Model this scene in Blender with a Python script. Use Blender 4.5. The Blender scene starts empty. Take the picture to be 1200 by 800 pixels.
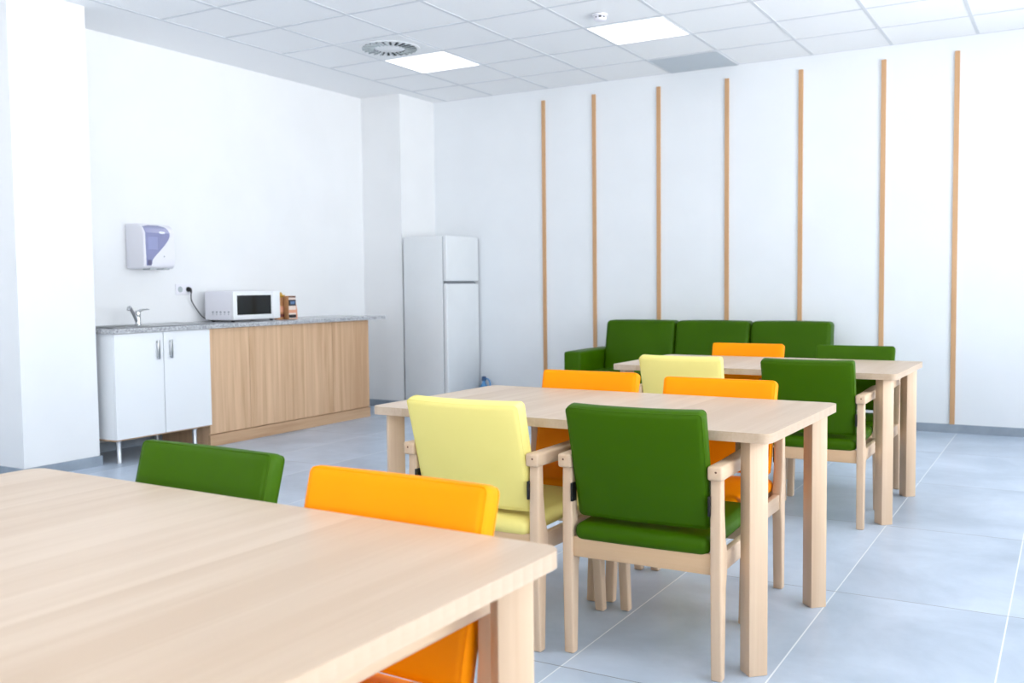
import bpy, bmesh, math, random
from mathutils import Vector, Matrix
random.seed(7)
C = bpy.context.scene.collection
PI = math.pi

# ------------------------------------------------------------------ materials
def s2l(c):
    return tuple(((x/255)/12.92 if x/255 <= .04045 else ((x/255+.055)/1.055)**2.4) for x in c) + (1.0,)

def base_mat(name, col, rough=.5, spec=.5, metal=0.0, coat=0.0, coat_rough=.1):
    m = bpy.data.materials.new(name); m.use_nodes = True
    b = m.node_tree.nodes['Principled BSDF']
    b.inputs['Base Color'].default_value = s2l(col)
    b.inputs['Roughness'].default_value = rough
    b.inputs['Specular IOR Level'].default_value = spec
    b.inputs['Metallic'].default_value = metal
    b.inputs['Coat Weight'].default_value = coat
    b.inputs['Coat Roughness'].default_value = coat_rough
    return m

def nodes(m):
    nt = m.node_tree
    return nt, nt.nodes, nt.links, nt.nodes['Principled BSDF']

def noise_mat(name, c1, c2, scale=5, detail=3, rough=.5, bump=0.0, bump_scale=80, stretch=(1,1,1), lo=.35, hi=.65, **k):
    m = base_mat(name, c1, rough, **k); nt, N, L, b = nodes(m)
    tc = N.new('ShaderNodeTexCoord'); mp = N.new('ShaderNodeMapping'); mp.inputs['Scale'].default_value = stretch
    L.new(tc.outputs['Object'], mp.inputs['Vector'])
    n = N.new('ShaderNodeTexNoise'); n.inputs['Scale'].default_value = scale; n.inputs['Detail'].default_value = detail
    L.new(mp.outputs[0], n.inputs['Vector'])
    r = N.new('ShaderNodeValToRGB'); r.color_ramp.elements[0].color = s2l(c1); r.color_ramp.elements[1].color = s2l(c2)
    r.color_ramp.elements[0].position = lo; r.color_ramp.elements[1].position = hi
    L.new(n.outputs['Fac'], r.inputs['Fac']); L.new(r.outputs['Color'], b.inputs['Base Color'])
    if bump:
        n2 = N.new('ShaderNodeTexNoise'); n2.inputs['Scale'].default_value = bump_scale; n2.inputs['Detail'].default_value = 4
        L.new(tc.outputs['Object'], n2.inputs['Vector'])
        bp = N.new('ShaderNodeBump'); bp.inputs['Strength'].default_value = bump; bp.inputs['Distance'].default_value = .002
        L.new(n2.outputs['Fac'], bp.inputs['Height']); L.new(bp.outputs['Normal'], b.inputs['Normal'])
    return m

def wood_mat(name, c1, c2, axis, rough=.45, plank=0.0, plank_axis=0, amount=1.0, fine=1.0, spec=.4):
    """grain running along AXIS (0,1,2); optional planks of width PLANK along PLANK_AXIS"""
    m = base_mat(name, c1, rough, spec=spec); nt, N, L, b = nodes(m)
    tc = N.new('ShaderNodeTexCoord')
    src = tc.outputs['Object']
    sep = N.new('ShaderNodeSeparateXYZ'); L.new(src, sep.inputs[0])
    vec = src
    pf = None
    if plank:
        dv = N.new('ShaderNodeMath'); dv.operation = 'DIVIDE'; dv.inputs[1].default_value = plank
        L.new(sep.outputs[plank_axis], dv.inputs[0])
        fl = N.new('ShaderNodeMath'); fl.operation = 'FLOOR'; L.new(dv.outputs[0], fl.inputs[0])
        wn = N.new('ShaderNodeTexWhiteNoise'); wn.noise_dimensions = '1D'; L.new(fl.outputs[0], wn.inputs['W'])
        ml = N.new('ShaderNodeVectorMath'); ml.operation = 'SCALE'; ml.inputs['Scale'].default_value = 9
        L.new(wn.outputs['Color'], ml.inputs[0])
        ad = N.new('ShaderNodeVectorMath'); ad.operation = 'ADD'; L.new(src, ad.inputs[0]); L.new(ml.outputs[0], ad.inputs[1])
        vec = ad.outputs[0]; pf = wn.outputs['Value']
    sc = [16*fine, 16*fine, 16*fine]; sc[axis] = .9
    mp = N.new('ShaderNodeMapping'); mp.inputs['Scale'].default_value = sc; L.new(vec, mp.inputs['Vector'])
    n = N.new('ShaderNodeTexNoise'); n.inputs['Scale'].default_value = 1.0; n.inputs['Detail'].default_value = 4; n.inputs['Distortion'].default_value = .6
    L.new(mp.outputs[0], n.inputs['Vector'])
    sc2 = [130*fine, 130*fine, 130*fine]; sc2[axis] = 3
    mp2 = N.new('ShaderNodeMapping'); mp2.inputs['Scale'].default_value = sc2; L.new(vec, mp2.inputs['Vector'])
    n2 = N.new('ShaderNodeTexNoise'); n2.inputs['Scale'].default_value = 1.0; n2.inputs['Detail'].default_value = 2
    L.new(mp2.outputs[0], n2.inputs['Vector'])
    a = N.new('ShaderNodeMath'); a.operation = 'MULTIPLY_ADD'; a.inputs[1].default_value = .75*amount
    L.new(n.outputs['Fac'], a.inputs[0])
    a2 = N.new('ShaderNodeMath'); a2.operation = 'MULTIPLY'; a2.inputs[1].default_value = .25*amount; L.new(n2.outputs['Fac'], a2.inputs[0])
    L.new(a2.outputs[0], a.inputs[2])
    fac = a.outputs[0]
    if pf is not None:
        p = N.new('ShaderNodeMath'); p.operation = 'MULTIPLY_ADD'; p.inputs[1].default_value = .3
        L.new(pf, p.inputs[0]); L.new(fac, p.inputs[2])
        q = N.new('ShaderNodeMath'); q.operation = 'SUBTRACT'; q.inputs[1].default_value = .15; L.new(p.outputs[0], q.inputs[0]); fac = q.outputs[0]
    r = N.new('ShaderNodeValToRGB'); r.color_ramp.elements[0].color = s2l(c1); r.color_ramp.elements[1].color = s2l(c2)
    r.color_ramp.elements[0].position = .3; r.color_ramp.elements[1].position = .7
    L.new(fac, r.inputs['Fac']); L.new(r.outputs['Color'], b.inputs['Base Color'])
    bp = N.new('ShaderNodeBump'); bp.inputs['Strength'].default_value = .08; bp.inputs['Distance'].default_value = .001
    L.new(n2.outputs['Fac'], bp.inputs['Height']); L.new(bp.outputs['Normal'], b.inputs['Normal'])
    return m

def emit_mat(name, col, s):
    m = bpy.data.materials.new(name); m.use_nodes = True; nt = m.node_tree; nt.nodes.clear()
    e = nt.nodes.new('ShaderNodeEmission'); e.inputs['Color'].default_value = s2l(col); e.inputs['Strength'].default_value = s
    o = nt.nodes.new('ShaderNodeOutputMaterial'); nt.links.new(e.outputs[0], o.inputs[0]); return m

M = {}
M['wall'] = noise_mat('white_wall_paint', (234,236,238), (237,239,241), scale=2, rough=.75, bump=.15, bump_scale=120, spec=.25)
M['front_wall'] = base_mat('beige_bounce_wall', (206,190,170), .7)  # unseen wall; beige picked to dim and warm the light it bounces back
M['back_wall'] = noise_mat('wall_panel_white', (234,238,242), (237,241,245), scale=2, rough=.45, spec=.4)
M['ceil'] = noise_mat('ceiling_tile', (243,245,247), (247,248,250), scale=260, rough=.85, spec=.2)
M['ceil_bar'] = base_mat('ceiling_grid_bar', (214,218,223), .6)
M['ceil_gap'] = base_mat('ceiling_joint', (196,201,207), .8)
M['top_wood'] = wood_mat('table_top_wood', (190,166,141), (207,187,166), 1, rough=.38, plank=.11, plank_axis=0, spec=.45)
M['leg_wood'] = wood_mat('beech_upright', (208,178,148), (222,196,168), 2, rough=.45)
M['arm_wood'] = wood_mat('beech_forward', (206,176,146), (220,194,166), 1, rough=.4)
M['rail_wood'] = wood_mat('beech_across', (206,170,130), (218,186,150), 0, rough=.45)
M['unit_wood'] = wood_mat('oak_laminate', (196,157,121), (226,191,156), 2, rough=.55, fine=1.3, plank=.47, plank_axis=1)
M['plinth_wood'] = wood_mat('oak_laminate_plinth', (180,142,108), (208,174,140), 1, rough=.55)
M['strip_wood'] = wood_mat('strip_wood', (196,152,110), (212,170,128), 2, rough=.55)
M['strip_side'] = M['strip_wood']
def vinyl(n, c, c2): return noise_mat(n, c, c2, scale=3, rough=.45, bump=.12, bump_scale=450, spec=.10)
M['green'] = vinyl('green_vinyl', (54,91,0), (58,96,1))
M['orange'] = vinyl('orange_vinyl', (252,148,0), (255,153,1))
M['yellow'] = vinyl('pale_yellow_vinyl', (240,226,134), (243,229,140))
M['black'] = base_mat('black_plastic', (18,19,21), .4)
M['white'] = base_mat('white_laminate', (236,239,242), .35)
M['fridge'] = noise_mat('fridge_enamel', (226,230,233), (229,233,236), scale=3, rough=.33, spec=.5)
M['plastic'] = base_mat('white_plastic', (232,232,240), .3)
M['lilac'] = base_mat('smoky_lilac_plastic', (132,136,176), .12, coat=.6)
M['lilac_dark'] = base_mat('dark_lilac_plastic', (92,92,122), .25)
M['steel'] = base_mat('brushed_steel', (186,188,190), .28, metal=1)
M['chrome'] = base_mat('chrome', (205,207,210), .12, metal=1)
M['alu'] = base_mat('aluminium', (200,205,212), .35, metal=.85)
M['edge'] = base_mat('door_gasket', (176,181,186), .6)
M['dark_glass'] = base_mat('dark_oven_glass', (8,12,14), .06, spec=.35, coat=.25)
M['grey'] = base_mat('grey_print', (128,134,146), .5)
M['kraft'] = noise_mat('kraft_paper', (186,132,86), (200,148,100), scale=30, rough=.7, bump=.4, bump_scale=60)
M['gold'] = base_mat('gold_foil', (214,170,72), .3, metal=.8)
M['label_dark'] = base_mat('dark_label', (26,24,30), .35)
M['label_blue'] = base_mat('label_picture', (90,120,160), .4)
M['label_pale'] = base_mat('pale_label', (232,214,204), .5)
M['pink'] = base_mat('salmon_paper', (224,160,128), .6)
M['brown'] = base_mat('brown_label', (92,50,34), .5)
M['red'] = base_mat('dark_red_label', (120,60,56), .5)
M['blue'] = base_mat('blue_plastic', (84,150,205), .3)
M['deep_blue'] = base_mat('deep_blue_plastic', (24,72,120), .35)
M['cable'] = base_mat('grey_cable', (70,72,78), .5)
M['skirt'] = noise_mat('grey_tile_skirting', (140,152,166), (158,170,182), scale=6, rough=.4)
M['glow'] = emit_mat('lit_diffuser', (250,252,255), 6.0)
M['perf'] = noise_mat('grey_perforated_panel', (188,198,206), (204,212,219), scale=300, rough=.6)
M['slot'] = base_mat('dark_slot', (28,34,36), .8)
M['blade'] = base_mat('grey_blade', (176,186,190), .5)

# granite worktop
def granite():
    m = base_mat('grey_granite', (170,172,178), .22, spec=.5); nt, N, L, b = nodes(m)
    tc = N.new('ShaderNodeTexCoord')
    v = N.new('ShaderNodeTexVoronoi'); v.inputs['Scale'].default_value = 130; L.new(tc.outputs['Object'], v.inputs['Vector'])
    n = N.new('ShaderNodeTexNoise'); n.inputs['Scale'].default_value = 60; n.inputs['Detail'].default_value = 4; L.new(tc.outputs['Object'], n.inputs['Vector'])
    mx = N.new('ShaderNodeMix'); mx.data_type = 'FLOAT'; mx.inputs[0].default_value = .5
    L.new(v.outputs['Color'], mx.inputs[2]); L.new(n.outputs['Fac'], mx.inputs[3])
    r = N.new('ShaderNodeValToRGB'); e = r.color_ramp.elements
    e[0].position = .25; e[0].color = s2l((128,130,136)); e[1].position = .7; e[1].color = s2l((205,207,210))
    L.new(mx.outputs[0], r.inputs['Fac']); L.new(r.outputs['Color'], b.inputs['Base Color'])
    return m
M['granite'] = granite()

def floor_mat():
    m = base_mat('grey_floor_tiles', (150,160,172), .3, spec=.5); nt, N, L, b = nodes(m)
    tc = N.new('ShaderNodeTexCoord'); sep = N.new('ShaderNodeSeparateXYZ'); L.new(tc.outputs['Object'], sep.inputs[0])
    def mth(op, a=None, bb=None, va=None, vb=None):
        x = N.new('ShaderNodeMath'); x.operation = op
        if a is not None: L.new(a, x.inputs[0])
        elif va is not None: x.inputs[0].default_value = va
        if bb is not None: L.new(bb, x.inputs[1])
        elif vb is not None: x.inputs[1].default_value = vb
        return x.outputs[0]
    def joint(out, off, pitch, w):
        t = mth('ADD', out, vb=-off + 100*pitch); t = mth('DIVIDE', t, vb=pitch)
        f = mth('FRACT', t); cell = mth('FLOOR', t)
        d = mth('ABSOLUTE', mth('SUBTRACT', f, vb=.5)); d = mth('SUBTRACT', None, d, va=.5); d = mth('MULTIPLY', d, vb=pitch)
        ln = mth('LESS_THAN', d, vb=w/2)
        return ln, cell
    jx, cx = joint(sep.outputs[0], 4.693, .577, .005)
    jy, cy = joint(sep.outputs[1], -4.37, 1.13, .004)
    n = N.new('ShaderNodeTexNoise'); n.inputs['Scale'].default_value = 1.7; n.inputs['Detail'].default_value = 9; n.inputs['Roughness'].default_value = .62; n.inputs['Distortion'].default_value = .4
    cv = N.new('ShaderNodeCombineXYZ'); L.new(cx, cv.inputs[0]); L.new(cy, cv.inputs[1])
    wn = N.new('ShaderNodeTexWhiteNoise'); wn.noise_dimensions = '3D'; L.new(cv.outputs[0], wn.inputs['Vector'])
    sc = N.new('ShaderNodeVectorMath'); sc.operation = 'SCALE'; sc.inputs['Scale'].default_value = 6; L.new(wn.outputs['Color'], sc.inputs[0])
    ad = N.new('ShaderNodeVectorMath'); ad.operation = 'ADD'; L.new(tc.outputs['Object'], ad.inputs[0]); L.new(sc.outputs[0], ad.inputs[1])
    L.new(ad.outputs[0], n.inputs['Vector'])
    f = mth('ADD', n.outputs['Fac'], mth('MULTIPLY', wn.outputs['Value'], vb=.06))
    r = N.new('ShaderNodeValToRGB'); e = r.color_ramp.elements
    e[0].position = .36; e[0].color = s2l((163,179,197)); e[1].position = .72; e[1].color = s2l((200,213,230))
    L.new(f, r.inputs['Fac'])
    m1 = N.new('ShaderNodeMix'); m1.data_type = 'RGBA'; L.new(jx, m1.inputs[0]); L.new(r.outputs['Color'], m1.inputs[6]); m1.inputs[7].default_value = s2l((228,234,240))
    m2 = N.new('ShaderNodeMix'); m2.data_type = 'RGBA'; L.new(jy, m2.inputs[0]); L.new(m1.outputs[2], m2.inputs[6]); m2.inputs[7].default_value = s2l((112,118,128))
    L.new(m2.outputs[2], b.inputs['Base Color'])
    rr = N.new('ShaderNodeMapRange'); rr.inputs['To Min'].default_value = .28; rr.inputs['To Max'].default_value = .42; L.new(n.outputs['Fac'], rr.inputs['Value']); L.new(rr.outputs[0], b.inputs['Roughness'])
    return m
M['floor'] = floor_mat()

def pane_mat():
    m = bpy.data.materials.new('window_glass'); m.use_nodes = True; nt = m.node_tree; nt.nodes.clear()
    t = nt.nodes.new('ShaderNodeBsdfTransparent'); g = nt.nodes.new('ShaderNodeBsdfGlossy'); g.inputs['Roughness'].default_value = .02
    f = nt.nodes.new('ShaderNodeFresnel'); f.inputs['IOR'].default_value = 1.45
    x = nt.nodes.new('ShaderNodeMixShader'); o = nt.nodes.new('ShaderNodeOutputMaterial')
    nt.links.new(f.outputs[0], x.inputs[0]); nt.links.new(t.outputs[0], x.inputs[1]); nt.links.new(g.outputs[0], x.inputs[2]); nt.links.new(x.outputs[0], o.inputs[0])
    return m
M['pane'] = pane_mat()

# ------------------------------------------------------------------ mesh helpers
def bm_new(): return bmesh.new()

def box(bm, x0, x1, y0, y1, z0, z1, bev=0.0, seg=2, mi=0):
    t = bmesh.new()
    r = bmesh.ops.create_cube(t, size=1)
    for v in t.verts:
        v.co = Vector(((x0+x1)/2 + v.co.x*(x1-x0), (y0+y1)/2 + v.co.y*(y1-y0), (z0+z1)/2 + v.co.z*(z1-z0)))
    if bev: bmesh.ops.bevel(t, geom=t.edges[:], offset=bev, segments=seg, profile=.5, affect='EDGES')
    merge(bm, t, mi)

def merge(bm, t, mi=0, mat=None):
    vm = {}
    for v in t.verts: vm[v] = bm.verts.new(mat @ v.co if mat else v.co)
    for f in t.faces:
        try:
            nf = bm.faces.new([vm[v] for v in f.verts]); nf.material_index = mi if mi else f.material_index
        except ValueError: pass
    t.free()

def prism(bm, pts, axis, a0, a1, bev=0.0, seg=2, mi=0):
    """polygon PTS (2D) extruded along AXIS from a0 to a1. axis 0: pts=(y,z), 1: (x,z), 2: (x,y)"""
    t = bmesh.new()
    def co(p, a):
        if axis == 0: return (a, p[0], p[1])
        if axis == 1: return (p[0], a, p[1])
        return (p[0], p[1], a)
    A = [t.verts.new(co(p, a0)) for p in pts]; B = [t.verts.new(co(p, a1)) for p in pts]
    t.faces.new(A); t.faces.new(B[::-1])
    for i in range(len(pts)):
        j = (i+1) % len(pts); t.faces.new([A[i], B[i], B[j], A[j]])
    bmesh.ops.recalc_face_normals(t, faces=t.faces[:])
    if bev:
        es = [e for e in t.edges if e.calc_face_angle(0) > .5]
        bmesh.ops.bevel(t, geom=es, offset=bev, segments=seg, profile=.5, affect='EDGES')
    merge(bm, t, mi)

def tube(bm, pts, r, n=10, caps=True, mi=0, closed=False):
    pts = [Vector(p) for p in pts]; K = len(pts)
    rs = r if isinstance(r, (list, tuple)) else [r]*K
    rings = []; prev = None
    for i, p in enumerate(pts):
        if closed: d = (pts[(i+1) % K]-pts[i-1]).normalized()
        elif i == 0: d = (pts[1]-p).normalized()
        elif i == K-1: d = (p-pts[i-1]).normalized()
        else: d = (pts[i+1]-pts[i-1]).normalized()
        if prev is None:
            up = Vector((0,0,1)) if abs(d.z) < .9 else Vector((1,0,0))
            a = d.cross(up).normalized()
        else: a = (prev - d*prev.dot(d)).normalized()
        prev = a; b = d.cross(a)
        rings.append([bm.verts.new(p + (a*math.cos(2*PI*k/n) + b*math.sin(2*PI*k/n))*rs[i]) for k in range(n)])
    for i in range(K if closed else K-1):
        R0, R1 = rings[i], rings[(i+1) % K]
        for k in range(n):
            f = bm.faces.new([R0[k], R0[(k+1) % n], R1[(k+1) % n], R1[k]]); f.material_index = mi
    if caps and not closed:
        f = bm.faces.new(rings[0][::-1]); f.material_index = mi
        f = bm.faces.new(rings[-1]); f.material_index = mi

def lathe(bm, prof, n=32, mi=0, centre=(0,0,0)):
    cx, cy, cz = centre; rings = []
    for r, z in prof:
        rings.append([bm.verts.new((cx + r*math.cos(2*PI*k/n), cy + r*math.sin(2*PI*k/n), cz + z)) for k in range(n)] if r > 1e-6 else [bm.verts.new((cx, cy, cz+z))])
    for a, b in zip(rings, rings[1:]):
        for k in range(n):
            k2 = (k+1) % n
            if len(a) == 1 and len(b) == 1: continue
            if len(a) == 1: f = bm.faces.new([a[0], b[k2], b[k]])
            elif len(b) == 1: f = bm.faces.new([a[k], a[k2], b[0]])
            else: f = bm.faces.new([a[k], a[k2], b[k2], b[k]])
            f.material_index = mi

def cushion(bm, sx, sy, sz, bev, seg=4, nx=10, ny=3, nz=8, puff=(0,0,0), fn=None):
    """soft box centred on the origin; PUFF bulges the faces normal to each axis; FN bends it afterwards"""
    t = bmesh.new(); bmesh.ops.create_cube(t, size=1)
    for v in t.verts: v.co = Vector((v.co.x*sx, v.co.y*sy, v.co.z*sz))
    bmesh.ops.bevel(t, geom=t.edges[:], offset=bev, segments=seg, profile=.5, affect='EDGES')
    for ax, n, s in ((0, nx, sx), (1, ny, sy), (2, nz, sz)):
        for i in range(1, n):
            c = -s/2 + bev + (s-2*bev)*i/n
            no = Vector((0,0,0)); no[ax] = 1; co = Vector((0,0,0)); co[ax] = c
            bmesh.ops.bisect_plane(t, geom=t.verts[:]+t.edges[:]+t.faces[:], plane_co=co, plane_no=no, dist=1e-6)
    for v in t.verts:
        u = Vector((v.co.x/sx*2, v.co.y/sy*2, v.co.z/sz*2))
        d = Vector((0,0,0))
        for ax in range(3):
            o = [u[i] for i in range(3) if i != ax]
            w = max(0, 1-o[0]**2)*max(0, 1-o[1]**2)
            d[ax] = puff[ax]*w*u[ax]
        v.co += d
    if fn:
        for v in t.verts: v.co = Vector(fn(v.co))
    merge(bm, t)

def obj(name, bm, mats, parent=None, smooth=True, loc=None, rotz=0):
    bmesh.ops.recalc_face_normals(bm, faces=bm.faces[:])
    me = bpy.data.meshes.new(name); bm.to_mesh(me); bm.free()
    for m in (mats if isinstance(mats, (list, tuple)) else [mats]): me.materials.append(m)
    if smooth:
        for p in me.polygons: p.use_smooth = True
        me.set_sharp_from_angle(angle=math.radians(38))
    o = bpy.data.objects.new(name, me); C.objects.link(o)
    if parent is not None: o.parent = parent
    if loc: o.location = loc
    if rotz: o.rotation_euler = (0, 0, rotz)
    return o

def thing(name, label, cat, loc=(0,0,0), rotz=0, group=None):
    o = bpy.data.objects.new(name, None); C.objects.link(o); o.empty_display_size = .1
    o.location = loc; o.rotation_euler = (0,0,rotz); o['label'] = label; o['category'] = cat
    if group: o['group'] = group
    return o

def struct(name, bm, m, parent=None, smooth=False):
    o = obj(name, bm, m, parent, smooth)
    if parent is None: o['kind'] = 'structure'
    return o

def dup(root, loc, rotz, label=None):
    def cp(o, par):
        c = o.copy(); C.objects.link(c); c.parent = par
        for ch in o.children: cp(ch, c)
        return c
    kids = list(root.children)
    r = root.copy(); C.objects.link(r); r.location = loc; r.rotation_euler = (0,0,rotz)
    if label: r['label'] = label
    for k in kids: cp(k, r)
    return r

# ------------------------------------------------------------------ room shell
H = 2.99; XR = 7.7; YF = -10.6
b = bm_new(); box(b, -.15, XR+.15, YF-.15, .15, -.08, 0); struct('floor', b, M['floor'])
b = bm_new(); box(b, -.15, XR+.15, 0, .15, 0, H+.1); struct('wall_back', b, M['back_wall'])
b = bm_new(); box(b, -.15, 0, YF, 0, 0, H+.1); struct('wall_left', b, M['wall'])
b = bm_new(); box(b, 0, .463, -.565, 0, 0, H); struct('column_corner', b, M['wall'])
b = bm_new(); box(b, 0, .455, -4.47, -3.935, 0, H); struct('column_left', b, M['wall'])

# right wall with three windows, front wall (behind the camera) with one added for fill
def wall_openings(name, plane, fixed0, fixed1, a0, a1, ops):
    """solid wall with rectangular openings; plane 'x' (runs along y) or 'y' (runs along x)"""
    b = bm_new()
    def bx(u0, u1, z0, z1):
        if plane == 'x': box(b, fixed0, fixed1, u0, u1, z0, z1)
        else: box(b, u0, u1, fixed0, fixed1, z0, z1)
    u = a0
    for (o0, o1, z0, z1) in ops:
        bx(u, o0, 0, H+.1); bx(o0, o1, 0, z0); bx(o0, o1, z1, H+.1); u = o1
    bx(u, a1, 0, H+.1)
    return struct(name, b, M['wall'] if name == 'wall_right' else M['front_wall'])
RW = [(-9.9, -7.3, .5, 2.7), (-6.7, -4.1, .5, 2.7), (-3.5, -.9, .5, 2.7)]
FW = [(2.6, 5.4, .7, 2.7)]  # unseen window, added to let fill in from behind the camera
wall_openings('wall_right', 'x', XR, XR+.2, YF, 0, RW)
wall_openings('wall_front', 'y', YF-.2, YF, 0, XR, FW)
k = 0
for plane, ops in (('x', RW), ('y', FW)):
    for (o0, o1, z0, z1) in ops:
        k += 1
        b = bm_new(); w = .05
        def fb(u0, u1, za, zb, d0=.06, d1=.12):
            if plane == 'x': box(b, XR+d0, XR+d1, u0, u1, za, zb)
            else: box(b, u0, u1, YF-d1, YF-d0, za, zb)
        fb(o0, o0+w, z0, z1); fb(o1-w, o1, z0, z1); fb(o0+w, o1-w, z0, z0+w); fb(o0+w, o1-w, z1-w, z1)
        mid = (o0+o1)/2; fb(mid-w/2, mid+w/2, z0+w, z1-w)
        fr = struct('window_%d' % k, b, M['white'])
        b = bm_new(); fb(o0+w, o1-w, z0+w, z1-w, .088, .092)
        obj('pane', b, M['pane'], fr, smooth=False)

# suspended ceiling: plaster slab with tiles and T bars
GX0, PX, PY, NX, NY = 1.158, .602, .578, 10, 17
b = bm_new()
box(b, -.15, .62, YF-.15, .15, H, H+.12, mi=2)                                 # plaster border on the left
box(b, .62, XR+.15, YF-.15, .15, H+.012, H+.12, mi=1)                    # dark joint behind the grid
xs = [.62] + [GX0 + PX*i for i in range(0, 11)] + [XR]
ys = [0] + [-PY*i for i in range(1, 18)] + [YF]
g = .005
for i in range(len(xs)-1):
    for j in range(len(ys)-1):
        cell = (i, j)
        if xs[i+1]-xs[i] < .05 or ys[j]-ys[j+1] < .05: continue
        box(b, xs[i]+g, xs[i+1]-g, ys[j+1]+g, ys[j]-g, H, H+.012, mi=2)
for x in xs[:-1]: box(b, x-.012, x+.012, YF, 0, H-.0025, H+.0005, mi=3)
for y in ys[:-1]: box(b, .62, XR, y-.012, y+.012 if y < 0 else 0, H-.0024, H+.0006, mi=3)
o = struct('ceiling', b, [M['wall'], M['ceil_gap'], M['ceil'], M['ceil_bar']])

# skirting
b = bm_new(); box(b, .463, XR, -.012, 0, 0, .066); struct('baseboard_back', b, M['skirt'])
b = bm_new()
box(b, 0, .012, YF, -4.482, 0, .066); box(b, 0, .012, -3.923, -.577, 0, .066)
box(b, 0, .467, -4.482, -4.47, 0, .066); box(b, .455, .467, -4.47, -3.923, 0, .066); box(b, 0, .455, -3.935, -3.923, 0, .066)
box(b, .012, .475, -.577, -.565, 0, .066); box(b, .463, .475, -.565, -.012, 0, .066)
struct('baseboard_left', b, M['skirt'])
b = bm_new(); box(b, XR-.012, XR, YF, -.012, 0, .066); struct('baseboard_right', b, M['skirt'])

# wooden strips on the back wall
for i, x in enumerate([1.708, 2.228, 2.851, 3.464, 4.078, 4.713, 5.235]):
    b = bm_new(); box(b, x-.018, x+.018, -.014, 0, .066, 2.883, bev=.0015, seg=1)
    struct('trim_%d' % (i+1), b, M['strip_wood'])

# ------------------------------------------------------------------ ceiling fittings
def ceiling_light(cx, cy, label, group=None):
    t = thing('ceiling_light', label, 'ceiling light', (cx, cy, H-.006), 0, group)
    b = bm_new(); w, d = PX/2-.008, PY/2-.008; f = .012
    box(b, -w, w, -d, -d+f, 0, .01); box(b, -w, w, d-f, d, 0, .01); box(b, -w, -w+f, -d+f, d-f, 0, .01); box(b, w-f, w, -d+f, d-f, 0, .01)
    obj('frame', b, M['white'], t, smooth=False)
    b = bm_new(); box(b, -w+f, w-f, -d+f, d-f, .002, .008); obj('diffuser', b, M['glow'], t, smooth=False)
    return t
def tile_c(i, j): return (GX0 + PX*(i+.5), -PY*(j+.5))
l1 = ceiling_light(*tile_c(0, 2), 'square lit ceiling panel beside the round swirl air vent')
l2 = dup(l1, (*tile_c(3, 2), H-.006), 0, 'square lit ceiling panel beside the smoke detector')
for i, j in ((0, 8), (3, 6), (6, 6), (9, 6), (6, 10), (9, 10), (0, 10), (3, 10), (0, 14), (3, 14), (6, 14), (9, 14), (9, 2)):  # unseen panels, added to light the room
    l = dup(l1, (*tile_c(i, j), H-.006), 0, 'added square lit panel in the ceiling outside the picture'); l['group'] = 'added lit ceiling panels outside the picture'

cx, cy = tile_c(3, 0)
t = thing('ceiling_panel', 'pale grey perforated square panel in the ceiling near the wooden wall strips', 'ceiling panel', (cx, cy, H-.006))
b = bm_new(); w, d = PX/2-.008, PY/2-.008; box(b, -w, w, -d, d, 0, .006); obj('grille', b, M['perf'], t, smooth=False)
b = bm_new()
for s in (-1, 1):
    box(b, s*w-.004, s*w+.004, -d-.004, d+.004, -.002, .004); box(b, -w, w, s*d-.004, s*d+.004, -.002, .004)
obj('frame', b, M['ceil_bar'], t, smooth=False)

cx, cy = tile_c(0, 3)
t = thing('air_vent', 'round white swirl air vent with dark radial slots in the ceiling', 'air vent', (cx, cy, H-.005))
b = bm_new(); w, d = PX/2-.01, PY/2-.01
box(b, -w, w, -d, d, 0, .005)
lathe(b, [(.232, 0), (.228, -.005), (.108, -.005), (.104, -.006), (0, -.006)], 48)
obj('face_plate', b, M['white'], t)
for k in range(24):
    a = 2*PI*k/24
    b = bm_new()
    tt = bmesh.new(); bmesh.ops.create_cube(tt, size=1)
    for v in tt.verts: v.co = Vector((.165 + v.co.x*.092, v.co.y*(.017 + .012*(v.co.x)), -.0062 + v.co.z*.003))
    merge(b, tt, mat=Matrix.Rotation(a, 4, 'Z') @ Matrix.Translation((0, .012, 0)) @ Matrix.Rotation(-.16, 4, 'Z'))
    s = obj('slot', b, M['slot'], t, smooth=False)
    b = bm_new()
    tt = bmesh.new(); bmesh.ops.create_cube(tt, size=1)
    for v in tt.verts: v.co = Vector((.165 + v.co.x*.092, .010 + v.co.y*.004, -.011 + v.co.z*.008))
    merge(b, tt, mat=Matrix.Rotation(a, 4, 'Z') @ Matrix.Translation((0, .012, 0)) @ Matrix.Rotation(-.16, 4, 'Z'))
    obj('blade', b, M['blade'], s, smooth=False)

t = thing('smoke_detector', 'small round white smoke detector on the ceiling', 'smoke detector', (3.21, -1.985, H-.0025))
b = bm_new(); lathe(b, [(0, 0), (.052, 0), (.052, -.012), (.046, -.016), (0, -.016)]); obj('base', b, M['plastic'], t)
b = bm_new(); lathe(b, [(0, -.016), (.036, -.016), (.036, -.026), (0, -.026)]); obj('sensor_gap', b, M['slot'], t)
for k in range(8):
    a = 2*PI*k/8; b = bm_new()
    box(b, .034, .043, -.005, .005, -.027, -.015)
    for v in b.verts: v.co = Matrix.Rotation(a, 3, 'Z') @ v.co
    obj('rib', b, M['plastic'], t, smooth=False)
b = bm_new(); lathe(b, [(0, -.026), (.042, -.026), (.044, -.031), (.036, -.042), (.018, -.047), (0, -.048)]); obj('cap', b, M['plastic'], t)

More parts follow.
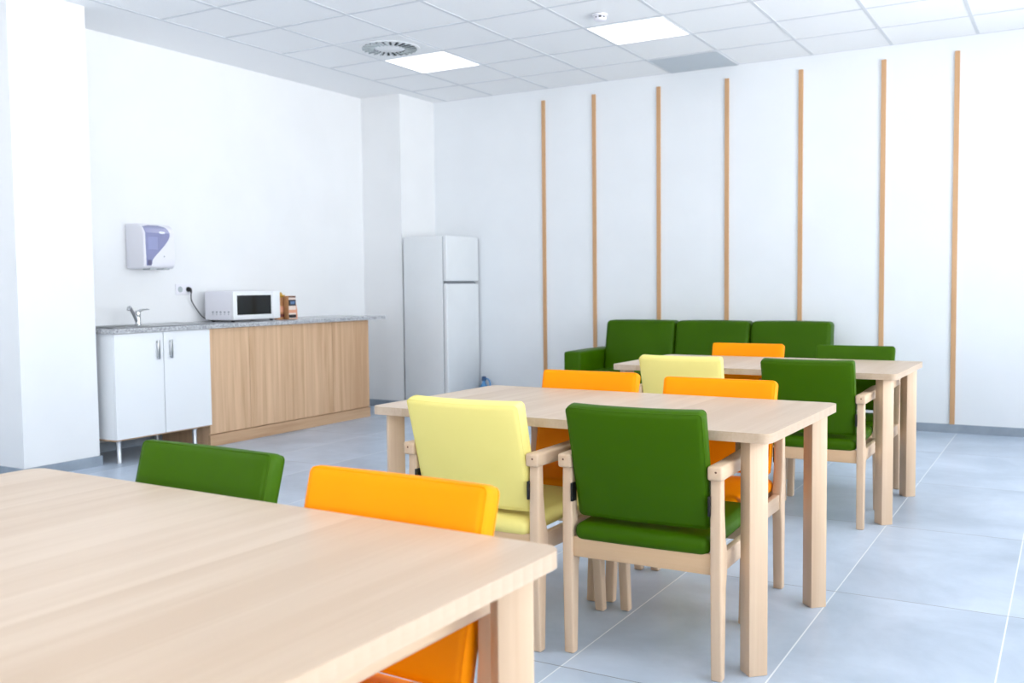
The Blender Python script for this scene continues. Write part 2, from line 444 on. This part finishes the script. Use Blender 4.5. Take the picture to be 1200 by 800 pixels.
# ------------------------------------------------------------------ tables
TL, TW, TH = 1.463, .832, .727
def make_table(label, loc, rot):
    """origin on the floor under the right-front corner; runs to -x and +y"""
    t = thing('table', label, 'table', loc, rot, None)
    r = .035; pts = []
    for (cx, cy, a0) in ((-r, r, -90), (-r, TW-r, 0), (-TL+r, TW-r, 90), (-TL+r, r, 180)):
        for q in range(7):
            a = math.radians(a0 + 90*q/6); pts.append((cx + r*math.cos(a), cy + r*math.sin(a)))
    b = bm_new(); prism(b, pts, 2, TH-.029, TH, bev=0)
    es = [e for e in b.edges if abs(e.verts[0].co.z - e.verts[1].co.z) < 1e-6 and len(e.link_faces) == 2 and e.calc_face_angle(0) > 1]
    bmesh.ops.bevel(b, geom=es, offset=.002, segments=2, profile=.5, affect='EDGES')
    obj('tabletop', b, M['top_wood'], t)
    s = .060; lo = .064
    for px, py in ((-lo, lo), (-lo, TW-lo), (-TL+lo, lo), (-TL+lo, TW-lo)):
        tt = bm_new(); box(tt, -s/2, s/2, -s/2, s/2, 0, TH-.029, bev=.003)
        for v in tt.verts: v.co = Matrix.Rotation(PI/4, 3, 'Z') @ v.co + Vector((px, py, 0))
        obj('leg', tt, M['leg_wood'], t)
    # corner plates and slim under-frame that carry the top
    for px, py in ((-lo, lo), (-lo, TW-lo), (-TL+lo, lo), (-TL+lo, TW-lo)):
        sx = 1 if px < -TL/2 else -1; sy = 1 if py < TW/2 else -1
        b = bm_new(); prism(b, [(px+sx*.03, py+sy*.03), (px+sx*.11, py+sy*.03), (px+sx*.03, py+sy*.11)], 2, TH-.035, TH-.029)
        obj('corner_plate', b, M['black'], t, smooth=False)
    return t
T_mid = (5.281, -5.335, 0); T_far = (5.315, -3.270, 0)
R_mid, R_far, R_near = math.radians(-1.381), math.radians(-.75), math.radians(-1.82)
mt = make_table('wooden table in the middle of the room with two orange and two nearer chairs', T_mid, R_mid)
dup(mt, T_far, R_far, 'wooden table furthest from the camera, in front of the green sofa')
nx_, ny_ = 5.306, -6.667
dup(mt, (nx_ + math.sin(R_near)*TW, ny_ - math.cos(R_near)*TW, 0), R_near, 'wooden table filling the lower left foreground')

# ------------------------------------------------------------------ armchairs
def make_chair(col, name, label, loc, rot):
    t = thing('armchair', label, 'chair', loc, rot, None)
    m = M[col]
    # local frame: origin on the floor between the rear legs, +y is the way the sitter faces
    SX = .238; w = .017
    for s in (-1, 1):
        b = bm_new()
        prism(b, [(-.014,0), (.018,0), (.030,.27), (.042,.315), (.042,.372), (.026,.42), (.016,.50), (.013,.607), (-.017,.607), (-.020,.50), (-.022,.37), (-.021,.27)], 0, s*SX-w, s*SX+w, bev=.006, seg=3)
        obj('leg', b, M['leg_wood'], t)
        b = bm_new()
        prism(b, [(.432,0), (.462,0), (.447,.20), (.440,.315), (.438,.45), (.446,.607), (.412,.607), (.404,.45), (.396,.37), (.396,.315), (.408,.20)], 0, s*SX-w, s*SX+w, bev=.006, seg=3)
        obj('leg', b, M['leg_wood'], t)
    # armrests
    for s in (-1, 1):
        P = [(.217,-.036), (.263,-.036), (.262,.10), (.262,.30), (.264,.40), (.2635,.455), (.258,.472), (.244,.483), (.226,.481), (.212,.468), (.208,.44), (.212,.25), (.218,.08)]
        b = bm_new(); prism(b, [(s*x, y) for x, y in P], 2, .593, .636, bev=.008, seg=3)
        a = obj('armrest', b, M['arm_wood'], t)
        b = bm_new(); tube(b, [(s*.243, -.0362, .619), (s*.243, -.030, .619)], .0032, 10)
        obj('plug', b, M['brown'], a)
    # rails
    b = bm_new(); box(b, -SX+w-.002, SX-w+.002, -.012, .010, .312, .374, bev=.003); obj('rail', b, M['rail_wood'], t)
    b = bm_new(); box(b, -SX+w-.002, SX-w+.002, .410, .432, .312, .368, bev=.003); obj('rail', b, M['rail_wood'], t)
    for s in (-1, 1):
        b = bm_new(); box(b, s*SX-.011, s*SX+.011, .038, .402, .315, .372, bev=.003); obj('rail', b, M['arm_wood'], t)
    # seat cushion
    b = bm_new()
    def fs(c):
        x, y, z = c
        return (x, y+.214, z+.399 + .014*(y/.47))
    cushion(b, .432, .470, .056, .025, 5, 8, 8, 2, puff=(.004, .004, .006), fn=fs)
    st = obj('seat', b, m, t)
    # backrest: leans back and is gently dished
    HB, TB, WB = .350, .052, .430
    def fb(c):
        x, y, z = c
        q = (z + HB/2)/HB
        xx = x*(1 + .025*(q-.5))
        yy = y + .036 - .082*q - .010*q*q + .012*(1-(x/(WB/2))**2)*(-1)
        return (xx, yy, z + .617 + .012*y/TB + .004*(x/(WB/2))**2*q)
    b = bm_new(); cushion(b, WB, TB, HB, .018, 4, 10, 2, 10, puff=(0, .005, .003), fn=fb)
    bk = obj('backrest', b, m, t)
    b = bm_new()
    for sy in (-1, 1):
        pts = []; hx, hz, r = WB/2-.004, HB/2-.004, .012
        for (cx, cz, a0) in ((hx-r, hz-r, 0), (-hx+r, hz-r, 90), (-hx+r, -hz+r, 180), (hx-r, -hz+r, 270)):
            for q in range(4):
                a = math.radians(a0+30*q); pts.append((cx+r*math.cos(a), cz+r*math.sin(a)))
        full = []
        for i in range(len(pts)):
            p, q = pts[i], pts[(i+1) % len(pts)]
            L = math.dist(p, q); n = max(1, int(L/.04))
            for k in range(n): full.append((p[0]+(q[0]-p[0])*k/n, p[1]+(q[1]-p[1])*k/n))
        tube(b, [fb((x, sy*(TB/2-.0065), z)) for x, z in full], .0022, 6, closed=True)
    obj('piping', b, m, bk)
    for s in (-1, 1):
        b = bm_new(); box(b, s*.2195-.004, s*.2195+.004, -.026, .004, .487, .545, bev=.002)
        obj('bracket', b, M['black'], t)
    return t
P0 = PI
chairs = [
 ('green', 4.905, -5.378, .5, 'green armchair with its whole back turned to the camera at the middle table'),
 ('yellow', 4.334, -5.415, -1.5, 'pale yellow armchair tucked in at the near side of the middle table'),
 ('orange', 4.272, -4.445, 180, 'orange armchair at the far side of the middle table, left of the other orange one'),
 ('orange', 4.823, -4.425, 180, 'orange armchair at the far right of the middle table, right of the other orange one'),
 ('green', 4.938, -3.372, 0, 'green armchair with its back to the camera at the right end of the far table'),
 ('yellow', 4.309, -3.372, 0, 'pale yellow armchair tucked in at the near side of the far table'),
 ('orange', 4.325, -2.345, 180, 'orange armchair between the far table and the green sofa'),
 ('green', 4.945, -2.345, 180, 'green armchair behind the right end of the far table, its low top showing'),
 ('green', 4.313, -6.560, 178, 'green armchair behind the foreground table, nearest the sink cabinet'),
 ('orange', 4.905, -6.632, 178, 'orange armchair behind the foreground table, near its right corner'),
]
proto = {}
for col, x, y, r, lab in chairs:
    if col not in proto: proto[col] = make_chair(col, 'armchair', lab, (x, y, 0), math.radians(r))
    else:
        c = dup(proto[col], (x, y, 0), math.radians(r), lab)
        if 'far right of the middle' in lab: c.scale = (1.045, 1, .985)      # a slightly wider chair

# ------------------------------------------------------------------ sofa
t = thing('sofa', 'long green three-seat sofa standing against the back wall', 'sofa', (0,0,0))
m = M['green']; x0, x1, yb, yf = 2.315, 4.548, -.06, -.82
b = bm_new(); cushion(b, x1-x0-.3, yf*-1+yb-.02, .20, .02, 3, 6, 4, 2, fn=lambda c: (c.x+(x0+x1)/2, c.y+(yb+yf)/2, c.z+.20)); obj('base', b, m, t)
for s in (0, 1):
    xa = x0 if s == 0 else x1-.155
    b = bm_new(); cushion(b, .155, .76, .50, .022, 4, 3, 6, 5, puff=(.004, .003, .004), fn=lambda c: (c.x+xa+.0775, c.y-.44, c.z+.355)); obj('armrest', b, m, t)
b = bm_new(); box(b, x0+.15, x1-.18, -.13, -.06, .12, .78, bev=.02, seg=3); obj('back_frame', b, m, t)
W = (x1-x0-.31)/3
for i in range(3):
    xc = x0+.155+W*(i+.5)
    b = bm_new()
    cushion(b, W-.008, .17, .47, .035, 5, 8, 3, 8, puff=(.002, .018, .006), fn=lambda c: (c.x+xc, c.y-.215 + (-.09*(.235-c.z)/.47) , c.z+.617)); obj('back_cushion', b, m, t)
    b = bm_new()
    cushion(b, W-.006, .60, .15, .03, 4, 8, 8, 3, puff=(.002, .006, .012), fn=lambda c: (c.x+xc, c.y-.52, c.z+.365)); obj('seat_cushion', b, m, t)
for px in (x0+.07, x1-.07):
    for py in (-.14, -.74):
        b = bm_new(); box(b, px-.025, px+.025, py-.025, py+.025, 0, .11, bev=.003); obj('leg', b, M['leg_wood'], t)

# ------------------------------------------------------------------ kitchen run
WT, WB_ = .902, .872
t = thing('worktop', 'speckled grey granite worktop over the white and wooden units', 'worktop')
b = bm_new()
sx0, sx1, sy0, sy1 = .10, .46, -3.80, -3.42          # sink cut-out
X1 = .588
box(b, 0, X1, -3.905, sy0, WB_, WT); box(b, 0, X1, sy1, -1.0, WB_, WT)
box(b, 0, sx0, sy0, sy1, WB_, WT); box(b, sx1, X1, sy0, sy1, WB_, WT)
bmesh.ops.remove_doubles(b, verts=b.verts[:], dist=1e-5)
obj('slab', b, M['granite'], t, smooth=False)

t = thing('sink', 'stainless steel sink with ribbed drainer set into the grey worktop', 'sink', (0,0,0))
b = bm_new()
z = WT+.0035; th = .006
# rim and drainer sheet around the basin hole
X0s, X1s, Y0s, Y1s = .07, .49, -3.83, -2.93
box(b, X0s, X1s, Y0s, sy0+.01, WT, z, bev=.0015, seg=1); box(b, X0s, X1s, sy1-.01, Y1s, WT, z, bev=.0015, seg=1)
box(b, X0s, sx0+.01, sy0+.01, sy1-.01, WT, z, bev=.0015, seg=1); box(b, sx1-.01, X1s, sy0+.01, sy1-.01, WT, z, bev=.0015, seg=1)
tube(b, [(X0s, Y0s, z), (X1s, Y0s, z), (X1s, Y1s, z), (X0s, Y1s, z)], .004, 8, closed=True)
obj('rim', b, M['steel'], t)
b = bm_new()
p = .01; zb = WT-.16
box(b, sx0+.004, sx0+.008, sy0+.008, sy1-.008, zb, WT+.002); box(b, sx1-.008, sx1-.004, sy0+.008, sy1-.008, zb, WT+.002)
box(b, sx0+.004, sx1-.004, sy0+.004, sy0+.008, zb, WT+.002); box(b, sx0+.004, sx1-.004, sy1-.008, sy1-.004, zb, WT+.002)
box(b, sx0+.004, sx1-.004, sy0+.004, sy1-.004, zb-.004, zb)
obj('basin', b, M['steel'], t, smooth=False)
b = bm_new(); lathe(b, [(.0, .002), (.03, .002), (.034, 0), (0, 0)], 20, centre=((sx0+sx1)/2, (sy0+sy1)/2, zb)); obj('drain', b, M['chrome'], t)
b = bm_new()
for k in range(8):
    xx = .12 + k*.045
    tube(b, [(xx, -3.36, z), (xx, -2.98, z)], .004, 6)
obj('drainer_ribs', b, M['steel'], t)

t = thing('tap', 'chrome single-lever mixer tap rising beside the sink basin', 'tap', (.20, -3.395, WT+.0035))
b = bm_new(); lathe(b, [(0,0), (.027,0), (.027,.006), (.021,.012), (.019,.03), (.0195,.075), (.021,.09), (.017,.104), (0,.108)], 24); obj('body', b, M['chrome'], t)
b = bm_new(); tube(b, [(0,-.005,.022), (.012,-.028,.052), (.03,-.062,.09), (.046,-.096,.125), (.052,-.108,.132), (.058,-.120,.128), (.060,-.124,.112)], [.013,.0125,.012,.012,.012,.012,.0125], 12); obj('spout', b, M['chrome'], t)
b = bm_new(); tube(b, [(0,.005,.098), (.002,.03,.108), (.004,.062,.112), (.005,.095,.112)], [.011,.008,.006,.005], 10); obj('lever', b, M['chrome'], t)

# white sink cabinet
YA, YB = -3.885, -3.068
t = thing('sink_cabinet', 'white two-door base cabinet on short metal legs under the sink', 'cabinet', (0, 0, 0))
b = bm_new()
box(b, .03, .55, YA, YA+.018, .165, WB_); box(b, .03, .55, YB-.018, YB, .165, WB_)
box(b, .03, .55, YA+.018, YB-.018, .165, .183); box(b, .03, .036, YA+.018, YB-.018, .183, WB_)
box(b, .45, .55, YA+.018, YB-.018, WB_-.018, WB_)
obj('carcass', b, M['white'], t, smooth=False)
b = bm_new(); box(b, .03, .551, YA, YB, .155, .165); obj('underside', b, M['plinth_wood'], t, smooth=False)
for i, (ya, yb_) in enumerate(((YA, -3.488), (-3.484, YB))):
    b = bm_new(); box(b, .551, .570, ya+.001, yb_-.001, .166, WB_-.004, bev=.0012, seg=1); d = obj('door', b, M['white'], t, smooth=False)
    yh = -3.540 if i == 0 else -3.430
    b = bm_new(); box(b, .584, .592, yh-.010, yh+.010, .682, .815, bev=.003)
    box(b, .568, .586, yh-.006, yh+.006, .69, .702); box(b, .568, .586, yh-.006, yh+.006, .795, .807)
    obj('handle', b, M['steel'], d)
for px in (.10, .505):
    for py in (YA+.06, YB-.11):
        b = bm_new(); lathe(b, [(0,0), (.019,0), (.019,.014), (.016,.018), (.016,.14), (.022,.145), (.022,.155), (0,.155)], 20, centre=(px, py, 0)); obj('leg', b, M['alu'], t)

# wooden unit
YC = -1.20
t = thing('wooden_cabinet', 'long light oak unit with four flat front panels and plinth', 'cabinet', (0,0,0))
b = bm_new(); box(b, .02, .528, -3.062, YC, .0, WB_); obj('carcass', b, M['unit_wood'], t, smooth=False)
ysp = [-3.066, -2.655, -2.18, -1.69, YC+.001]
for a_, c_ in zip(ysp, ysp[1:]):
    b = bm_new(); box(b, .5285, .546, a_+.0015, c_-.0015, .092, WB_-.003, bev=.0015, seg=1); obj('front_panel', b, M['unit_wood'], t, smooth=False)
b = bm_new(); box(b, .5285, .552, -3.070, YC+.002, 0, .086, bev=.0015, seg=1); obj('plinth', b, M['plinth_wood'], t, smooth=False)

# ------------------------------------------------------------------ microwave, plug, outlet
t = thing('microwave', 'white microwave oven with dark window standing on the worktop', 'microwave', (0,0,0))
x0, x1, y0, y1, z0, z1 = .09, .385, -2.672, -2.155, WT+.014, 1.143
b = bm_new(); box(b, x0, x1, y0, y1, z0, z1, bev=.008, seg=3); obj('body', b, M['plastic'], t)
b = bm_new(); box(b, x1, x1+.016, y0+.002, -2.243, z0+.004, z1-.003, bev=.004); dr = obj('door', b, M['white'], t)
b = bm_new(); box(b, x1+.0155, x1+.0185, y0+.042, -2.262, z0+.040, z1-.034, bev=.001, seg=1); obj('window', b, M['dark_glass'], dr)
b = bm_new(); box(b, x1, x1+.014, -2.240, y1-.002, z0+.004, z1-.003, bev=.003); cp = obj('control_panel', b, M['white'], t)
for k in range(5):
    xx = .17 + k*.043
    for q in range(2):
        b = bm_new(); box(b, xx + q*.006, xx+.018 - (.006 if q else 0), y0-.0006, y0+.002, .975 - q*.017, .985 - q*.017); obj('vent_slot', b, M['grey'], t, smooth=False)
for px in (x0+.04, x1-.04):
    for py in (y0+.05, y1-.05):
        b = bm_new(); lathe(b, [(0,0), (.014,0), (.016,.016), (0,.016)], 14, centre=(px, py, WT)); obj('foot', b, M['black'], t)

t = thing('wall_socket', 'double white wall socket above the worktop', 'socket', (0, -2.80, 1.16))
b = bm_new(); box(b, 0, .009, -.080, .080, -.041, .041, bev=.003); obj('face_plate', b, M['plastic'], t)
for s in (-1, 1):
    b = bm_new()
    tube(b, [(.006, s*.038, 0), (.0098, s*.038, 0)], .023, 24); obj('recess', b, M['edge' if s < 0 else 'plastic'] if False else M['blade'], t)
t = thing('power_cord', 'black plug with grey cable running from the wall socket to the microwave', 'power cord', (0,0,0))
b = bm_new(); tube(b, [(.0102, -2.762, 1.160), (.024, -2.762, 1.160), (.036, -2.762, 1.158), (.040, -2.760, 1.146), (.040, -2.758, 1.130)], [.019,.018,.013,.009,.006], 14); obj('plug', b, M['black'], t)
b = bm_new()
cp_ = [(.04,-2.758,1.132), (.035,-2.756,1.10), (.03,-2.745,1.065), (.03,-2.712,1.018), (.03,-2.662,.960), (.03,-2.615,.925), (.035,-2.56,.9085), (.055,-2.48,.9075), (.08,-2.42,.9075)]
def smooth_path(P, n=5):
    out = []
    P = [Vector(p) for p in P]
    for i in range(len(P)-1):
        p0, p1, p2, p3 = P[max(i-1,0)], P[i], P[i+1], P[min(i+2, len(P)-1)]
        for k in range(n):
            u = k/n
            out.append(.5*((2*p1) + (p2-p0)*u + (2*p0-5*p1+4*p2-p3)*u*u + (3*p1-p0-3*p2+p3)*u**3))
    out.append(P[-1]); return out
tube(b, smooth_path(cp_), .0045, 8); obj('cable', b, M['cable'], t)

# ------------------------------------------------------------------ coffee packets
def packet(bm, w, d, h, top=.012):
    """stand-up pouch: full at the foot, pinched at the top seam. local: width along y, depth along x"""
    n, mz = 16, 10; rings = []
    for j in range(mz+1):
        q = j/mz; z = h*q
        dd = d*(1-.15*q) if q < .55 else d*(1-.15*.55)*(1-((q-.55)/.45)**1.6) + top*((q-.55)/.45)**1.6
        ww = w*(1 - .03*math.sin(q*PI)); ring = []
        for k in range(n):
            a = 2*PI*k/n; ca, sa = math.cos(a), math.sin(a)
            ring.append(bm.verts.new((abs(ca)**.5*(1 if ca > 0 else -1)*dd/2, abs(sa)**.35*(1 if sa > 0 else -1)*ww/2, z)))
        rings.append(ring)
    for a, c in zip(rings, rings[1:]):
        for k in range(n): bm.faces.new([a[k], a[(k+1) % n], c[(k+1) % n], c[k]])
    bm.faces.new(rings[0][::-1]); bm.faces.new(rings[-1])
t = thing('coffee_bag', 'brown kraft paper bag with a gold crimped top beside the microwave', 'bag', (.27, -2.025, WT), math.radians(-8))
b = bm_new(); packet(b, .085, .06, .185); obj('pouch', b, M['kraft'], t)
b = bm_new(); prism(b, [(-.046,.178), (.044,.186), (.055,.205), (.03,.203), (.012,.228), (-.012,.206), (-.035,.224), (-.052,.198), (-.074,.196)], 0, -.008, .008, bev=.002); obj('crimped_top', b, M['gold'], t)
b = bm_new(); box(b, .0285, .032, -.036, .036, .02, .045); obj('band', b, M['red'], t, smooth=False)
b = bm_new(); box(b, .026, .0300, -.034, .036, .06, .11); obj('label_panel', b, M['pink'], t, smooth=False)
t = thing('coffee_packet', 'dark packet with a small picture label, right of the kraft bag', 'packet', (.345, -1.985, WT), math.radians(-5))
b = bm_new(); box(b, -.03, .03, -.040, .040, 0, .195, bev=.006, seg=3); obj('pouch', b, M['kraft'], t)
b = bm_new(); box(b, .027, .0322, -.038, .038, .006, .190, bev=.001, seg=1); obj('front_label', b, M['label_pale'], t)
b = bm_new(); box(b, .028, .0325, -.0385, .0385, .112, .164, bev=.001, seg=1); lb = obj('picture_label', b, M['label_dark'], t)
b = bm_new(); box(b, .0325, .0335, -.022, .026, .126, .150); obj('picture', b, M['label_blue'], lb, smooth=False)
b = bm_new(); box(b, .028, .0325, -.0385, .0385, .180, .193, bev=.001, seg=1); obj('top_band', b, M['brown'], t)
b = bm_new(); box(b, .028, .0325, -.0385, .0385, .012, .040, bev=.001, seg=1); obj('bottom_band', b, M['label_dark'], t)
b = bm_new(); box(b, .028, .0325, -.0385, .0385, .052, .080, bev=.001, seg=1); obj('middle_band', b, M['pink'], t)
t = thing('paper_bag', 'small salmon paper bag half hidden behind the dark packet', 'bag', (.31, -1.915, WT), math.radians(4))
b = bm_new(); packet(b, .085, .05, .13); obj('pouch', b, M['pink'], t)
b = bm_new(); prism(b, [(-.041,.122), (.041,.122), (.046,.142), (-.04,.14)], 0, -.005, .005, bev=.001); obj('folded_top', b, M['label_pale'], t)

# ------------------------------------------------------------------ towel dispenser
t = thing('paper_towel_dispenser', 'white wall-mounted paper towel dispenser with curved lilac window', 'dispenser', (0, -3.323, 1.315))
W_, D_, H_ = .278, .205, .328
b = bm_new(); prism(b, [(0,.0), (D_-.03,.0), (D_-.008,.012), (D_,.04), (D_,H_-.07), (D_-.015,H_-.03), (D_-.05,H_-.008), (D_-.10,H_), (0,H_)], 1, 0, W_, bev=.012, seg=4)
# prism axis 1 gives (x, z) in pts
obj('housing', b, M['plastic'], t)
def fy(u, v): return (W_*u, H_*v)
poly = [(.02,.93), (.10,.955), (.30,.965), (.55,.965), (.70,.94), (.79,.88), (.82,.80), (.815,.72), (.77,.64), (.66,.53), (.50,.40), (.34,.28), (.24,.19), (.215,.08), (.19,.06), (.08,.06), (.06,.08), (.045,.40), (.04,.78), (.03,.88)]
def dep(v):
    z = H_*v
    if z > H_-.03: return D_-.015 - .035*((z-(H_-.03))/.022)
    if z > H_-.07: return D_ - .015*((z-(H_-.07))/.04)
    return D_
def curved_plate(bm, pl, off, th):
    """polygon laid over the curved front in horizontal rows"""
    v0, v1 = min(p[1] for p in pl), max(p[1] for p in pl)
    n = 26; rows = []
    for k in range(n+1):
        v = v0 + (v1-v0)*(.002 + .996*k/n); us = []
        for i in range(len(pl)):
            (ua, va), (ub, vb) = pl[i], pl[(i+1) % len(pl)]
            if (va-v)*(vb-v) <= 0 and va != vb: us.append(ua + (ub-ua)*(v-va)/(vb-va))
        if len(us) >= 2: rows.append((v, min(us), max(us)))
    V = []
    for v, ul, ur in rows:
        d = dep(v); z_ = H_*v
        V.append([bm.verts.new((d+off+th, W_*ul, z_)), bm.verts.new((d+off+th, W_*ur, z_)), bm.verts.new((d-.004, W_*ur, z_)), bm.verts.new((d-.004, W_*ul, z_))])
    for A, B in zip(V, V[1:]):
        for i in range(4):
            j = (i+1) % 4; bm.faces.new([A[i], A[j], B[j], B[i]])
    bm.faces.new(V[0][::-1]); bm.faces.new(V[-1])
b = bm_new(); curved_plate(b, poly, 0, .004); cv = obj('window_cover', b, M['lilac'], t, smooth=False)
b = bm_new(); curved_plate(b, [(.085,.075), (.20,.075), (.20,.19), (.085,.19)], .004, .003); obj('latch', b, M['lilac_dark'], cv, smooth=False)
b = bm_new(); 
el = [(.57+.10*math.cos(2*PI*k/20), .80+.028*math.sin(2*PI*k/20)) for k in range(20)]
curved_plate(b, el, .004, .002); obj('badge', b, M['white'], cv, smooth=False)
b = bm_new(); curved_plate(b, [(.12,.42), (.42,.42), (.42,.70), (.12,.70)], .0035, .0012); obj('paper_roll', b, base_mat('lilac_tinted_roll', (146,151,190), .3), cv, smooth=False)
b = bm_new(); tube(b, [(D_-.002, W_*.63, H_*.27), (D_+.003, W_*.63, H_*.27)], .006, 14); obj('button', b, M['edge'], t)
b = bm_new(); box(b, D_-.10, D_-.02, W_*.22, W_*.42, -.010, .004, bev=.002); obj('outlet_lip', b, M['edge'], t)
b = bm_new(); box(b, D_-.10, D_-.02, W_*.66, W_*.86, -.008, .004, bev=.002); obj('outlet_lip', b, M['edge'], t)

# ------------------------------------------------------------------ fridge
t = thing('fridge', 'tall white fridge-freezer with two doors standing in the corner', 'fridge', (0,0,0))
x0, x1, y0, y1, z0, z1 = .490, .935, -.582, -.025, .03, 1.637
b = bm_new(); box(b, x0, x1, y0, y1, z0, z1-.004, bev=.006, seg=3); obj('body', b, M['fridge'], t)
b = bm_new(); box(b, x1, x1+.008, y0+.006, y1-.006, z0+.03, z1-.01); obj('gasket', b, M['edge'], t, smooth=False)
b = bm_new(); box(b, x1+.008, x1+.052, y0, y1, z0+.025, 1.190, bev=.012, seg=4); d1 = obj('door', b, M['fridge'], t)
b = bm_new(); box(b, x1+.008, x1+.052, y0, y1, 1.212, z1, bev=.012, seg=4); d2 = obj('door', b, M['fridge'], t)
b = bm_new(); box(b, x1+.012, x1+.050, y0+.01, y1-.05, 1.190, 1.197, bev=.001, seg=1); obj('handle', b, M['grey'], d1)
b = bm_new(); box(b, x1+.014, x1+.046, y0+.012, y1-.08, 1.207, 1.2125, bev=.001, seg=1); obj('handle', b, M['grey'], d2)
for px in (x0+.05, x1-.04):
    for py in (y0+.05, y1-.05):
        b = bm_new(); lathe(b, [(0,0), (.02,0), (.02,.032), (0,.032)], 14, centre=(px, py, 0)); obj('foot', b, M['black'], t)

# ------------------------------------------------------------------ blue bottle beside the fridge
t = thing('plastic_bottle', 'small blue plastic bottle with a loop handle on the floor beside the fridge', 'bottle', (1.062, -.075, 0))
b = bm_new(); lathe(b, [(0,0), (.046,0), (.05,.008), (.05,.15), (.045,.175), (.026,.205), (.018,.225), (.018,.245), (0,.245)], 24); obj('body', b, M['blue'], t)
b = bm_new(); lathe(b, [(0,.242), (.022,.242), (.022,.275), (.016,.285), (0,.286)], 20); obj('cap', b, M['deep_blue'], t)
b = bm_new(); tube(b, smooth_path([(.012,0,.262), (.04,0,.262), (.064,0,.24), (.072,0,.20), (.062,0,.16), (.044,0,.145)]), .008, 10); obj('handle', b, M['blue'], t)

# ------------------------------------------------------------------ light
def area(name, loc, rot, sx, sy, power, col):
    l = bpy.data.lights.new(name, 'AREA'); l.shape = 'RECTANGLE'; l.size = sx; l.size_y = sy; l.energy = power; l.color = col
    o = bpy.data.objects.new(name, l); C.objects.link(o); o.location = loc; o.rotation_euler = rot; return o
DAY = (.985, .99, 1.0)
TILT = 34; PWR = 215; PWF = 105
for k, (o0, o1, z0, z1) in enumerate(RW):
    area('daylight_fill', (XR+.3, (o0+o1)/2, (z0+z1)/2), (0, math.radians(90+TILT), 0), z1-z0, o1-o0, PWR, (.94, .97, 1.0))
for k, (o0, o1, z0, z1) in enumerate(FW):
    area('daylight_fill', ((o0+o1)/2, YF-.3, (z0+z1)/2), (math.radians(90+TILT), 0, 0), o1-o0, z1-z0, PWF, DAY)  # added fill lamp behind the camera, at the added window
w = bpy.data.worlds.new('overcast_sky'); bpy.context.scene.world = w; w.use_nodes = True
nt = w.node_tree; bg = nt.nodes['Background']
tc = nt.nodes.new('ShaderNodeTexCoord'); sp = nt.nodes.new('ShaderNodeSeparateXYZ'); nt.links.new(tc.outputs['Generated'], sp.inputs[0])
rp = nt.nodes.new('ShaderNodeValToRGB'); e = rp.color_ramp.elements                # brighter below the horizon, added to lift the ceiling; overcast sky above
e[0].position = 0; e[0].color = (1, .99, .98, 1); e[1].position = 1; e[1].color = (.42, .47, .52, 1)
mr = nt.nodes.new('ShaderNodeMapRange'); mr.inputs['From Min'].default_value = -.05; mr.inputs['From Max'].default_value = .05
nt.links.new(sp.outputs[2], mr.inputs['Value']); nt.links.new(mr.outputs[0], rp.inputs['Fac']); nt.links.new(rp.outputs['Color'], bg.inputs['Color'])
bg.inputs['Strength'].default_value = 10.0

# ------------------------------------------------------------------ camera
cam = bpy.data.cameras.new('camera'); co = bpy.data.objects.new('camera', cam); C.objects.link(co)
rt = Vector((0.86512508, 0.50144354, -0.01062833)); up = Vector((-0.01922062, 0.054321, 0.99833852)); fw = Vector((-0.50118774, 0.86348341, -0.05663252))
m4 = Matrix(((rt.x, up.x, -fw.x, 6.0206), (rt.y, up.y, -fw.y, -8.0630), (rt.z, up.z, -fw.z, 1.1547), (0,0,0,1)))
co.matrix_world = m4
cam.sensor_width = 36; cam.lens = 1133.4*36/1200; cam.clip_start = .05; cam.clip_end = 100
cam.dof.use_dof = True; cam.dof.focus_distance = 3.3; cam.dof.aperture_fstop = 4.5
bpy.context.scene.camera = co
sc = bpy.context.scene
sc.view_settings.view_transform = 'Standard'; sc.view_settings.look = 'None'; sc.view_settings.gamma = 1
sc.view_settings.exposure = -.91
sc.view_settings.use_curve_mapping = False
